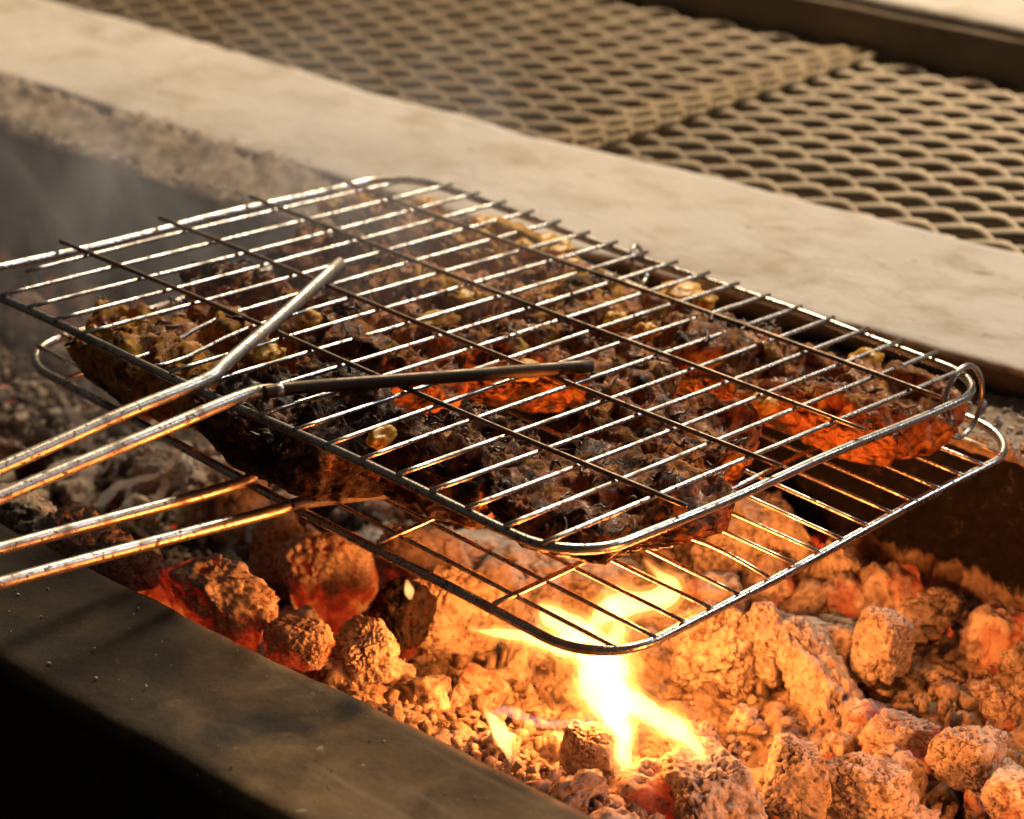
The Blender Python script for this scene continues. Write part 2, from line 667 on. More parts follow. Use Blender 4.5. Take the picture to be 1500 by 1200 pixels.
# pale slab behind it (top z -0.06, front edge y 0.356 .. back edge 0.515)
pr = dense([(0.515, -0.16), (0.515, -0.066), (0.511, -0.061), (0.360, -0.060), (0.3575, -0.0615), (0.3565, -0.064), (0.368, -0.088), (0.370, -0.10), (0.515, -0.16)], 0.005)


def slab_worn(P):
    Q = P.copy()
    w1 = fbm(np.stack([P[:, 0] * 5, P[:, 1] * 0, P[:, 2] * 0], 1) + 3.3, 3)
    n = fbm(P * 60, 4)
    front = P[:, 1] < 0.40
    back = P[:, 1] > 0.495
    wf, wk = sstep(0.440, 0.366, P[:, 1]), sstep(0.455, 0.505, P[:, 1])
    wf = np.where(P[:, 2] < -0.09, 0, wf)
    Q[:, 1] += wf * (w1 * 0.006 + n * 0.0016 + 0.016 * sstep(-0.02, 0.4, P[:, 0]))
    wb = fbm(np.stack([P[:, 0] * 7, P[:, 1] * 0, P[:, 2] * 0], 1) + 8.1, 3)
    Q[:, 1] += wk * (wb * 0.010 + n * 0.002 - 0.008 * np.exp(-((P[:, 0] + 0.2) / 0.15) ** 2) + 0.018 * sstep(0.0, 0.3, P[:, 0]))
    Q[:, 2] += fbm(P * 14, 4) * 0.0022
    return Q


s = sweep(pr, 440, slab_worn, "concrete_slab", SLAB, lambda B, P: {"soot": sstep(-0.0602, -0.0625, B[:, 2] + 0.001 * fbm(P * 50, 3)) * (B[:, 1] < 0.40) * sstep(-0.22, -0.08, B[:, 0])})  # soot mask also puts the front face's shade into the colour
tag(s, "long pale concrete slab between the smoking trough and the metal mesh", "slab")

# slab beyond the mesh, front face coloured darker for the shade on it
pr = dense([(1.6, -0.10), (1.6, -0.028), (0.842, -0.026), (0.838, -0.028), (0.837, -0.034)], 0.012)
s = sweep(pr, 150, lambda P: P + np.stack([0 * P[:, 0], 0.003 * fbm(P * 20, 3), 0.001 * fbm(P * 20 + 4, 3)], 1), "concrete_slab", SLAB, None, -1.5, 1.5)
tag(s, "pale slab top in the corner beyond the metal mesh, above a dark band", "slab")
pr = dense([(0.90, -0.034), (0.834, -0.034), (0.832, -0.036), (0.832, -0.40)], 0.02)
fa = put("front_face", sweep(pr, 80, lambda P: P + np.stack([0 * P[:, 0], 0.002 * fbm(P * 20, 3), 0 * P[:, 0]], 1), "front_face", None, None, -1.5, 1.5).data, DARKF)
for o in list(COL.objects):
    if o.name.startswith("front_face") and o is not fa:
        bpy.data.objects.remove(o)
fa.name = "front_face"
fa.parent = s

# tray under the mesh
t = plane("pit_floor", -1.5, 1.5, 0.50, 0.86, -0.17, TRAY)
t["kind"] = "structure"

# near ledge of the trough (top z -0.08, y -0.130 .. -0.052)
pr = dense([(-0.052, -0.40), (-0.052, -0.084), (-0.0545, -0.0805), (-0.1265, -0.080), (-0.130, -0.083), (-0.1305, -0.0875), (-0.126, -0.095), (-0.118, -0.098), (-0.115, -0.55)], 0.005)


def rim_worn(P):
    Q = P.copy()
    n = fbm(P * 40, 4)
    Q[:, 2] += np.where(P[:, 2] > -0.1, n * 0.0012 + 0.002 * fbm(P * 9, 3), 0)
    Q[:, 1] += n * 0.0012 + 0.003 * fbm(np.stack([P[:, 0] * 6, 0 * P[:, 0], 0 * P[:, 0]], 1), 2)
    return Q


def rim_tones(B, P):
    e = sstep(0.004, 0.0, np.abs(B[:, 1] + 0.1285)) * (B[:, 2] > -0.09) * (0.35 + 0.65 * sstep(0.25, 0.45, B[:, 0]))  # rim light painted along the front edge, stronger to the right
    return {"edge_light": e, "soot": sstep(0.315, 0.235, B[:, 0] + 0.9 * (B[:, 1] + 0.09) + 0.05 * fbm(P * 22, 3))}  # soot mask holds real soot and the handles' shadow as one colour


r = sweep(pr, 420, rim_worn, "trough_rim", RIM, rim_tones)
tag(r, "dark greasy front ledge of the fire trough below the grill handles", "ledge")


# expanded metal: zigzag strands, each strand's flat leaning back
def expanded_panel(x0, x1, z, ny0=0.505, ny1=0.836, px=0.057):
    py = 0.0268
    a_t, half, th = math.radians(57), 0.0044, 0.0009
    ey, ez = np.array([0, math.cos(a_t), math.sin(a_t)]), np.array([0, -math.sin(a_t), math.cos(a_t)])
    parts = []
    n = int((ny1 - ny0) / (py / 2)) + 1
    for j in range(n):
        yc = ny0 + j * py / 2
        x = np.linspace(x0, x1, int((x1 - x0) / px * 10) + 1)
        ph = (x / px + (j % 2) * 0.5) % 1.0
        tri = np.clip((np.abs(ph - 0.5) * 4 - 1) * 1.45, -1, 1)
        y = yc + tri * (py / 4) * 0.96
        zz = z + tri * 0.0012 + 0.0015 * np.sin(x * 5)
        c = np.stack([x, y, zz], 1)
        V = np.concatenate([c + half * ey + th * ez, c + half * ey - th * ez, c - half * ey - th * ez, c - half * ey + th * ez])
        m = len(x)
        F = []
        for k in range(4):
            l = (k + 1) % 4
            a = np.arange(m - 1)
            F.append(np.stack([k * m + a, l * m + a, l * m + a + 1, k * m + a + 1], 1))
        parts.append((V, np.vstack(F)))
    return join(parts)


for (x0, x1, z), lab in zip(((-1.2, -0.074, -0.0655), (-0.100, 0.66, -0.0690)),
                            ("expanded metal panel at the far left, its near end lapping over the other panel",
                             "expanded metal panel on the right with dark openings, beside the lapped seam")):
    V, F = expanded_panel(x0, x1, z)
    o = put("mesh_panel", mesh_data("mesh_panel", V, F, False), MESHM)
    tag(o, lab, "mesh panel", "expanded metal panels")
    if x0 > -1:
        V2, F2 = expanded_panel(-0.104, -0.060, -0.0634, 0.512, 0.834, 0.0285)
        put("edge_strip", mesh_data("edge_strip", V2, F2, False), STRIP, o)

# ------------------------------------------------------------------ ember bed
def bed_h(x, y):
    P = np.stack([x * 1.0, y * 1.0, 0 * x], 1)
    h = -0.183 + 0.045 * np.exp(-((y - 0.0) / 0.07) ** 2) + 0.012 * np.exp(-((y - 0.33) / 0.06) ** 2)
    h = h + 0.016 * sstep(0.10, 0.25, x) * sstep(0.16, 0.30, y)
    h = h + 0.010 * fbm(P * 14, 3)
    return h


nx, ny = 620, 190
gx = np.linspace(-0.75, 0.62, nx)
gy = np.linspace(-0.056, 0.322, ny)
XX, YY = np.meshgrid(gx, gy, indexing='ij')
xr, yr = XX.ravel(), YY.ravel()
P2 = np.stack([xr, yr, 0 * xr], 1)
f1, f2 = worley(P2 * 62)
f1b, _ = worley(P2 * 150 + 4.2)
zz = bed_h(xr, yr) + 0.017 * (0.45 - f1) + 0.0055 * (0.5 - f1b) + 0.0035 * fbm(P2 * 230, 3)
b = put("ash_bed", mesh_data("ash_bed", np.stack([xr, yr, zz], 1), grid_faces(nx, ny), True, {"darkened": sstep(0.14, -0.02, xr + 0.03 * fbm(P2 * 30, 3))}), BED)  # bed colour darkens towards the left end
b["kind"] = "structure"


# ------------------------------------------------------------------ coals
def coal_mesh(name, seed, dims, sub=5, block=5.0, rough=0.10, fib=0.03, facets=7, crackw=1.0, crumb=1.0):
    r = np.random.default_rng(seed)
    V, F = ico(sub)
    k = block
    V = V / ((np.abs(V) ** k).sum(1) ** (1 / k))[:, None]
    for _ in range(facets):
        d = r.normal(size=3)
        d /= np.linalg.norm(d)
        off = r.uniform(0.78, 1.08)
        ex = np.maximum(0, V @ d - off)
        V = V - 0.85 * ex[:, None] * d
    N = V / np.linalg.norm(V, axis=1)[:, None]
    s = r.uniform(0, 100, 3)
    dims = np.array(dims, float)
    mean = dims.mean()
    Wd = V * dims
    Pn = Wd / mean
    disp = rough * 1.5 * fbm(Pn * 1.1 + s, 3) + rough * 0.9 * fbm(Pn * 3.1 + s, 4) + 0.030 * fbm(Pn * 12 + s, 3)
    disp += fib * ridged(Pn * np.array([1.2, 8, 8]) + s, 3)
    warp = 0.25 * np.stack([fbm(Pn * 4 + s + q * 7, 2) for q in range(3)], 1)
    f1, f2 = worley(Pn * 1.9 + s + warp)
    h1, h2 = worley(Pn * 4.2 + s + 1.6 * warp + 20)
    cr = np.maximum(sstep(0.075, 0.01, f2 - f1), 0.75 * sstep(0.07, 0.01, h2 - h1)) * sstep(-0.2, 0.1, noise(Pn * 1.1 + s + 31)) * crackw
    disp -= cr * 0.085
    g1, _ = worley(Pn * 4.5 + s + warp)
    g2, _ = worley(Pn * 10 + s)
    pop = crumb * (0.25 + 0.75 * sstep(-0.15, 0.25, noise(Pn * 1.5 + s + 11)))
    disp += pop * (0.19 * (0.5 - g1) + 0.085 * (0.5 - g2)) + 0.03 * fbm(Pn * 22 + s, 2)
    pit = sstep(0.25, 0.5, fbm(Pn * 2.6 + s + 50, 3))
    disp -= 0.20 * pit
    Wd = Wd + N * disp[:, None] * mean
    ember = np.clip(0.62 - 0.55 * N[:, 2] + 0.9 * fbm(Pn * 1.4 + s + 70, 3), 0, 1.3)
    return mesh_data(name, Wd, F, True, {"crack": np.maximum(cr, 0.7 * pit), "ember": ember})


def place_coal(me, loc, rot, label, heat=0.0, dark=0.0, group=None, scale=None):
    o = put("coal", me, COAL)
    o.location = loc
    o.rotation_euler = rot
    if scale is not None:
        o.scale = scale
    o["heat"], o["dark"] = float(heat), float(dark)
    tag(o, label, "coal", group)
    return o


R = math.radians
# (pixel u, v, height z, half sizes mm, rotation degrees, heat, dark, label)
BIG = [
    (322, 872, -0.108, (29, 15, 15), (10, 12, 12), 0.75, 0.0, "knobbly long ash-white coal overhanging the front ledge with a red underside"),
    (435, 940, -0.118, (15, 11, 10), (5, 10, 25), 0.7, 0.1, "small ashy coal with a red lower side, left of the squared cracked one"),
    (540, 952, -0.128, (18, 13, 11), (0, 4, -38), 0.35, 0.0, "squared ash-grey coal with crazed top at the ledge below the basket"),
    (482, 852, -0.150, (22, 17, 27), (8, -14, 40), 0.85, -0.4, "upright glowing orange block of coal beneath the basket's front rod"),
    (590, 905, -0.146, (13, 14, 20), (5, 10, 10), 0.45, 0.75, "black unburnt coal with a tiny yellow flame on its top"),
    (655, 900, -0.160, (30, 16, 25), (0, 15, 60), 0.55, -0.2, "red-orange slanting coal right of the black coal"),
    (415, 815, -0.160, (16, 14, 22), (0, 8, 20), 0.15, 0.25, "dim brown upright coal left of the glowing orange block"),
    (325, 735, -0.165, (24, 18, 22), (0, 0, 30), 0.1, 0.2, "dull rounded coal seen between the two lower handle rods"),
    (620, 820, -0.165, (24, 18, 19), (4, 20, 60), 0.55, -0.1, "orange coal chunk behind the basket's front rod and under its short bright wire"),
    (1118, 838, -0.168, (31, 20, 40), (0, -10, 30), 0.2, -0.5, "tall broad crazed coal glowing pale orange beneath the lower wires"),
    (1222, 880, -0.170, (12, 11, 32), (0, 6, 15), 0.15, -0.4, "slim upright coal standing right of the tall crazed one"),
    (1293, 948, -0.156, (13.5, 12, 18.5), (0, 5, 20), 0.0, -0.3, "egg-shaped ash-covered coal standing on end before the rear wall"),
    (1205, 1010, -0.172, (40, 13, 12), (0, 32, -18), 0.1, -0.1, "long fibrous coal lying on a slant below the egg-shaped one"),
    (1052, 955, -0.168, (20, 18, 24), (0, 0, 15), 0.25, -0.4, "blocky cracked coal just right of the biggest flame"),
    (1118, 945, -0.160, (10, 9, 20), (0, -16, 0), 0.1, -0.4, "peg-like coal sticking up between the blocky one and the slanting one"),
    (858, 1146, -0.156, (13, 12, 25), (0, 4, 25), 0.35, -0.4, "upright coal with a smooth face below the main flame"),
    (1040, 1178, -0.146, (30, 17, 17), (0, 14, -30), 0.1, -0.3, "big grey-white coal in the front row where the side flame starts"),
    (1168, 1150, -0.150, (13, 12, 18), (0, 8, 40), 0.1, -0.1, "pointed ashy coal in the front row right of the grey-white one"),
    (1268, 1150, -0.150, (17, 13, 12), (0, 5, 10), 0.15, 0.0, "lumpy ash coal at the bottom of the photo right of the pointed one"),
    (1318, 1085, -0.170, (17, 14, 12), (0, 0, 35), 1.0, 0.0, "coal with a bright red patch above the lumpy front coal"),
    (1360, 935, -0.172, (20, 13, 24), (0, 4, 60), 0.05, 0.3, "dark upright coal in the shadow between the egg-shaped one and the rear wall"),
    (1180, 800, -0.170, (20, 15, 22), (0, 8, 20), 0.1, 0.0, "coal leaning at the rear wall behind the tall crazed one"),
    (1270, 860, -0.182, (22, 14, 20), (0, -6, 40), 0.1, 0.0, "broken coal at the rear wall right of the slim upright one"),
    (1430, 985, -0.185, (22, 15, 17), (0, 0, 15), 0.1, -0.1, "rough ashy coal banked against the rear wall at the picture edge"),
    (1415, 1110, -0.160, (15, 13, 14), (0, 0, 10), 0.2, 0.1, "rounded brown coal in the lower corner beneath the rear wall"),
    (1470, 1035, -0.175, (20, 15, 12), (0, 0, 10), 0.75, 0.15, "dull coal with red embers against the foot of the rear wall"),
    (1480, 1165, -0.150, (12, 11, 12), (0, 0, 0), 0.6, 0.0, "last small coal at the bottom corner with a red side"),
    (1335, 1030, -0.185, (24, 16, 18), (0, 0, 60), 0.2, 0.35, "dark coal in the shade behind the egg-shaped one"),
    (820, 850, -0.176, (40, 20, 14), (0, 0, 20), 0.2, -0.5, "flat crumbly pale coal under the corner piece of meat"),
    (690, 830, -0.178, (26, 17, 16), (0, 5, 70), 0.35, -0.2, "cracked orange coal left of the flat crumbly one"),
    (130, 800, -0.105, (22, 12, 11), (0, 8, 5), 0.0, 0.0, "pale rough coal resting at the ledge between the lower handle rods"),
    (30, 758, -0.108, (24, 13, 11), (0, 10, 0), 0.0, 0.1, "pale coal at the picture edge above the lowest handle rod"),
    (195, 832, -0.108, (15, 10, 9), (0, 12, 15), 0.1, 0.0, "narrow pale coal under the lowest handle rod"),
    (15, 662, -0.165, (24, 18, 16), (0, 0, 30), 0.15, 0.55, "rusty dark coal at the picture edge above the handles"),
    (240, 690, -0.172, (20, 16, 16), (0, 0, 60), 0.35, 0.25, "dim coal with a red spot behind the smoke wisps"),
]
for i, (u, v, z, dm, rot, heat, dark, lab) in enumerate(BIG):
    loc = at_z(u, v, z)
    if "leaning against" in lab:
        loc = at_y(u, v, 0.292)
    me = coal_mesh("coal", 100 + i, np.array(dm) / 1000, 6 if max(dm) > 13 else 5, random.choice([3.2, 4.5, 6]), random.uniform(0.10, 0.17), random.uniform(0.02, 0.06), 9, 1.0, (0.7, 0.85, 0.45)[i % 3])
    place_coal(me, loc, tuple(R(a) for a in rot), lab, heat, dark)

small = [coal_mesh("coal_lump", 300 + i, rng.uniform(0.7, 1.2, 3) * 0.010, 4, random.choice([2.5, 3.5, 5]), 0.28, 0.06, 6) for i in range(10)]
n_small = 0
bigxy = np.array([at_z(u, v, z)[:2] for u, v, z, *_ in BIG])
while n_small < 262:
    x, y = random.uniform(-0.45, 0.56), random.uniform(-0.03, 0.30)
    if x < 0.12 and random.random() < 0.55:
        continue
    d = np.linalg.norm(bigxy - (x, y), axis=1).min()
    if d < 0.013 or (y < 0.035 and 0.24 < x < 0.36):
        continue
    sc_ = random.choice([0.5, 0.6, 0.8, 1.0, 1.2, 1.5])
    z = float(bed_h(np.array([x]), np.array([y]))[0]) + 0.004 * sc_
    heat = random.choice([0, 0, 0, 0.3, 0.6, 0.8]) * (0.4 if x < 0.08 else 1)
    dark = random.choice([-0.3, -0.1, 0.0, 0.2]) + (0.35 if x < 0.08 else 0)  # lumps near the left end are coloured darker
    if heat > 0.5:
        lab, grp = "loose ashy lump with red embers showing on its side, lying in the trough", "glowing loose lumps in the ember bed"
    elif x < 0.08:
        lab, grp = "dull dark lump at the dim end of the trough behind the handles", "dull lumps at the dim end of the trough"
    else:
        lab, grp = "loose lump of pale ash-covered coal without glow, lying among the larger ones", "loose pale lumps in the ember bed"
    o = place_coal(small[n_small % 10], (x, y, z), (random.uniform(0, 6.3), random.uniform(0, 6.3), random.uniform(0, 6.3)),
                   lab, heat, dark, grp, tuple(sc_ * random.uniform(0.8, 1.3) for _ in range(3)))
    n_small += 1


def crumbs(name, n, xf, zf, smin, smax, mat, seed, label):
    r = np.random.default_rng(seed)
    V0, F0 = ico(1)
    xs, ys = xf(r, n)
    zs = zf(xs, ys)
    parts = []
    for i in range(n):
        sz = smin + (smax - smin) * r.random() ** 2.5
        q = V0 * r.uniform(0.55, 1.3, 3) * (1 + 0.42 * r.normal(size=(len(V0), 1)))
        a = r.uniform(0, 6.28)
        q = q @ np.array([[math.cos(a), -math.sin(a), 0], [math.sin(a), math.cos(a), 0], [0, 0, 1]])
        parts.append((q * sz + np.array([xs[i], ys[i], zs[i] + sz * 0.5]), F0))
    V, F = join(parts)
    o = put(name, mesh_data(name, V, F, False), mat)
    tag(o, label, "ash", None, "stuff")
    return o


crumbs("ash_crumbs", 8500, lambda r, n: (r.uniform(-0.40, 0.56, n), -0.045 + 0.36 * r.random(n) ** 1.1),
       lambda x, y: bed_h(x, y) + 0.001, 0.0010, 0.0044, BED, 5, "crumbled grey ash strewn over the ember bed")
crumbs("ledge_ash", 1500, lambda r, n: (r.uniform(-0.45, 0.5, n), 0.316 + 0.05 * r.random(n) ** 1.3),
       lambda x, y: 0 * x - 0.0775 + 0.004 * fbm(np.stack([x, y, 0 * x], 1) * 30, 3), 0.0006, 0.0024, SLAB, 6, "flaky ash and grit lying along the rear ledge of the trough")

crumbs("rim_grit", 110, lambda r, n: (r.uniform(0.12, 0.50, n), r.uniform(-0.125, -0.056, n)),
       lambda x, y: 0 * x - 0.0800, 0.0002, 0.0006, SLAB, 9, "scattered pale grit on the dark front ledge")

# ------------------------------------------------------------------ the hinged grill basket
UA = np.array([[0.9987968, 0.0140496, -0.0469850], [-0.0169999, 0.9978691, -0.0629943], [0.0459999, 0.0637172, 0.9969073]])
LO = np.array([-0.0179228, 0.0264534, -0.0498762])
LA = np.array([[0.9980267, -0.0145503, -0.0610818], [0.0147161, 0.9998891, 0.0022652], [0.0610420, -0.0031596, 0.9981302]])


def up(u, v, h=0.0):
    return np.stack(np.broadcast_arrays(u, v, h), -1).astype(float) @ UA


def lowp(u, v, h=0.0):
    return LO + np.stack(np.broadcast_arrays(u, v, h), -1).astype(float) @ LA


def round_rect(x0, x1, y0, y1, r, n=10):
    pts = []
    for cx, cy, a0 in ((x1 - r, y0 + r, -90), (x1 - r, y1 - r, 0), (x0 + r, y1 - r, 90), (x0 + r, y0 + r, 180)):
        for i in range(n + 1):
            a = R(a0 + 90 * i / n)
            pts.append((cx + r * math.cos(a), cy + r * math.sin(a)))
    out = []
    for i in range(len(pts)):
        p, q = np.array(pts[i]), np.array(pts[(i + 1) % len(pts)])
        k = max(1, int(np.linalg.norm(q - p) / 0.012))
        for j in range(k):
            out.append(p + (q - p) * j / k)
    return np.array(out)


basket = empty("grill_basket", (0.18, 0.15, -0.08))
tag(basket, "hinged steel wire grill basket clamped over charred meat above the coals", "grill basket")
BINV = -np.array(basket.location)


def bpart(name, VF, parent, mat=WIRE):
    V, F = VF
    p = parent
    off = BINV if p is basket else BINV        # every part keeps its own mesh in basket space
    return put(name, mesh_data(name, V + off, F), mat, p)


FR = 0.0021
rr = round_rect(-0.019, 0.3762, 0.0, 0.3035, 0.030)
wob = 0.0007 * np.sin(rr[:, 0] * 31) + 0.0006 * np.sin(rr[:, 1] * 40 + 1)
upper = bpart("upper_frame", tube(up(rr[:, 0], rr[:, 1], wob - 0.0032), FR, 12, closed=True), basket)
for i in range(19):
    v = np.linspace(-0.0015, 0.3075, 26)
    u = i * 0.02 + 0.0012 * np.sin(v * 9 + i * 2.1) * random.uniform(-1, 1) + np.zeros_like(v)
    h = 0.0005 * np.sin(v * 14 + i)
    if i == 0:
        v = np.linspace(0.028, 0.285, 26)
    if i in (5, 6):                            # two wires bent down and sideways near the front
        k = np.exp(-((v - 0.015) / 0.03) ** 2)
        h = h - 0.006 * k * (1.2 if i == 5 else 0.8)
        u = u + 0.003 * k
    bpart("wire", tube(up(u, v, h), 0.00108, 8), upper)
for k, vc in enumerate((0.0656, 0.129, 0.1914, 0.2534)):
    u = np.linspace(-0.0205, 0.3775, 34)
    v = vc + 0.0006 * np.sin(u * 20 + k)
    bpart("cross_wire", tube(up(u, v, 0.0024 + 0.0003 * np.sin(u * 15 + k)), 0.00115, 8), upper, DARK_WIRE)

rr = round_rect(0.0, 0.395, 0.0, 0.305, 0.032)
wob = 0.0008 * np.sin(rr[:, 0] * 23) + 0.0006 * np.sin(rr[:, 1] * 33 + 1)
lower = bpart("lower_frame", tube(lowp(rr[:, 0], rr[:, 1], wob), FR * 1.04, 12, closed=True), basket)
for i in range(16):
    vc = 0.281 - 0.01785 * i
    ins = 0.032 - math.sqrt(max(0, 0.032 ** 2 - (0.032 - min(vc, 0.305 - vc)) ** 2)) if min(vc, 0.305 - vc) < 0.032 else 0
    u = np.linspace(-0.001 + ins, 0.396 - ins, 34)
    v = vc + 0.0007 * np.sin(u * 13 + i)
    if i == 10:                                # one wire bent out of line towards its end
        v = v + 0.004 * np.exp(-((u - 0.365) / 0.03) ** 2) - 0.003 * np.exp(-((u - 0.33) / 0.02) ** 2)
    bpart("wire", tube(lowp(u, v, 0.0030 + 0.0006 * np.sin(u * 12 + i * 1.7)), 0.00100, 8), lower)
for uc in (0.048, 0.122, 0.196, 0.2665, 0.336):
    v = np.linspace(-0.001, 0.3065, 24)
    bpart("cross_wire", tube(lowp(uc + 0.0005 * np.sin(v * 20), v, 0.0052), 0.0012, 8), lower)


def rod(pts, r, n=40):
    return tube(spline(pts, n), r, 12)


HR = 0.0030
bpart("handle_rod", rod([up(0.092, 0.149, 0.0062), up(0.128, 0.078, 0.0062), up(0.158, 0.016, 0.0062), up(0.166, -0.004, 0.0052), up(0.166, -0.05, 0.001), up(0.166, -0.113, -0.0066), up(0.166, -0.24, -0.019), up(0.166, -0.40, -0.030)], HR), basket, HANDLE)
bpart("prong", rod([up(0.2585, 0.146, 0.0056), up(0.228, 0.080, 0.0064), up(0.199, 0.022, 0.0062), up(0.1925, 0.006, 0.0056)], HR * 1.015), basket, SOOTY)["label"] = "soot-black prong lying across the wires"
bpart("handle_rod", rod([up(0.196, 0.014, 0.0061), up(0.189, -0.001, 0.0050), up(0.189, -0.05, 0.001), up(0.189, -0.128, -0.006), up(0.189, -0.24, -0.018), up(0.189, -0.40, -0.030)], HR), basket, HANDLE)
bpart("handle_rod", rod([lowp(0.130, 0.10, 0.009), lowp(0.160, 0.045, 0.0085), lowp(0.180, 0.005, 0.0035), lowp(0.182, -0.02, 0.0035), lowp(0.181, -0.133, 0.0155), lowp(0.181, -0.25, 0.026), lowp(0.181, -0.40, 0.034)], HR * 0.95), basket, HANDLE)
bpart("handle_rod", rod([lowp(0.262, 0.055, 0.009), lowp(0.240, 0.03, 0.0080), lowp(0.216, 0.001, 0.0035), lowp(0.212, -0.02, 0.0035), lowp(0.2105, -0.152, 0.0195), lowp(0.2105, -0.25, 0.028), lowp(0.2105, -0.40, 0.036)], HR * 0.95), basket, HANDLE)


def ring(c, r, nrm, rad):
    nrm = np.array(nrm, float)
    nrm /= np.linalg.norm(nrm)
    a = np.cross(nrm, [0, 0, 1.0])
    a /= np.linalg.norm(a)
    bb = np.cross(nrm, a)
    t = np.linspace(0, 2 * math.pi, 40, endpoint=False)
    return tube(c + r * (np.cos(t)[:, None] * a + np.sin(t)[:, None] * bb), rad, 8, closed=True)


bpart("hinge_ring", ring(at_x(1411, 588, 0.3660), 0.0170, (1, 0.05, 0.08), 0.0013), basket)
bpart("hinge_ring", ring(at_y(936, 388, 0.3060), 0.0100, (0.8, 0.35, 0.25), 0.0012), basket)

# ------------------------------------------------------------------ the meat
def z_up(x, y):
    n = UA[2]
    return -(n[0] * x + n[1] * y) / n[2]


def z_low(x, y):
    n = LA[2]
    return LO[2] - (n[0] * (x - LO[0]) + n[1] * (y - LO[1])) / n[2]


# u, v centre, half length, half width, turn, char, yellow, top fill, label
PIECES = [
    (0.085, 0.046, 0.050, 0.038, 4, 0.05, 0.5, 0.86, "charred meat at the basket's left front corner with a tan flank hanging below"),
    (0.075, 0.118, 0.045, 0.034, 25, 0.22, 0.1, 0.85, "dark meat behind the left front piece, in the thickest smoke"),
    (0.022, 0.262, 0.048, 0.026, -10, -0.10, 0.5, 0.86, "reddish meat in the basket's farthest corner against the slab"),
    (0.048, 0.196, 0.036, 0.030, 10, 0.25, 0.0, 0.8, "blackened meat in front of the far corner piece, left of the pinkish one"),
    (0.112, 0.196, 0.040, 0.034, 35, -0.12, 0.45, 0.9, "pinkish tan meat with a yellow edge in the middle of the basket"),
    (0.094, 0.267, 0.042, 0.027, 0, -0.30, 1.0, 0.9, "bright yellow-orange meat along the basket's far edge"),
    (0.178, 0.243, 0.046, 0.036, 8, 0.02, 0.4, 0.92, "shaggy brown meat by the small hinge ring"),
    (0.252, 0.250, 0.042, 0.036, -8, 0.22, 0.2, 0.9, "brown meat with charred strands between the shaggy piece and the end piece"),
    (0.330, 0.252, 0.050, 0.036, 5, 0.02, 0.15, 0.92, "plump brown meat beside the large hinge ring, glowing red underneath"),
    (0.150, 0.118, 0.045, 0.040, -20, 0.2, 0.1, 0.86, "dark meat under the tip of the left handle rod"),
    (0.195, 0.170, 0.040, 0.030, 20, 0.2, 0.2, 0.88, "reddish meat in the basket centre next to glowing gaps"),
    (0.188, 0.042, 0.046, 0.036, 0, 0.6, 0.0, 0.93, "burnt black meat where the handle rods meet the basket"),
    (0.252, 0.070, 0.032, 0.036, 10, 0.32, 0.1, 0.84, "blackened meat under the right handle rod"),
    (0.318, 0.086, 0.042, 0.048, -5, 0.35, 0.10, 0.74, "large dark meat at the near corner of the basket above the flame"),
    (0.296, 0.154, 0.044, 0.034, 15, 0.2, 0.1, 0.85, "dark brown meat behind the near corner piece"),
    (0.243, 0.190, 0.026, 0.026, 15, 0.15, 0.3, 0.80, "small scrap of reddish meat between two glowing gaps"),
]
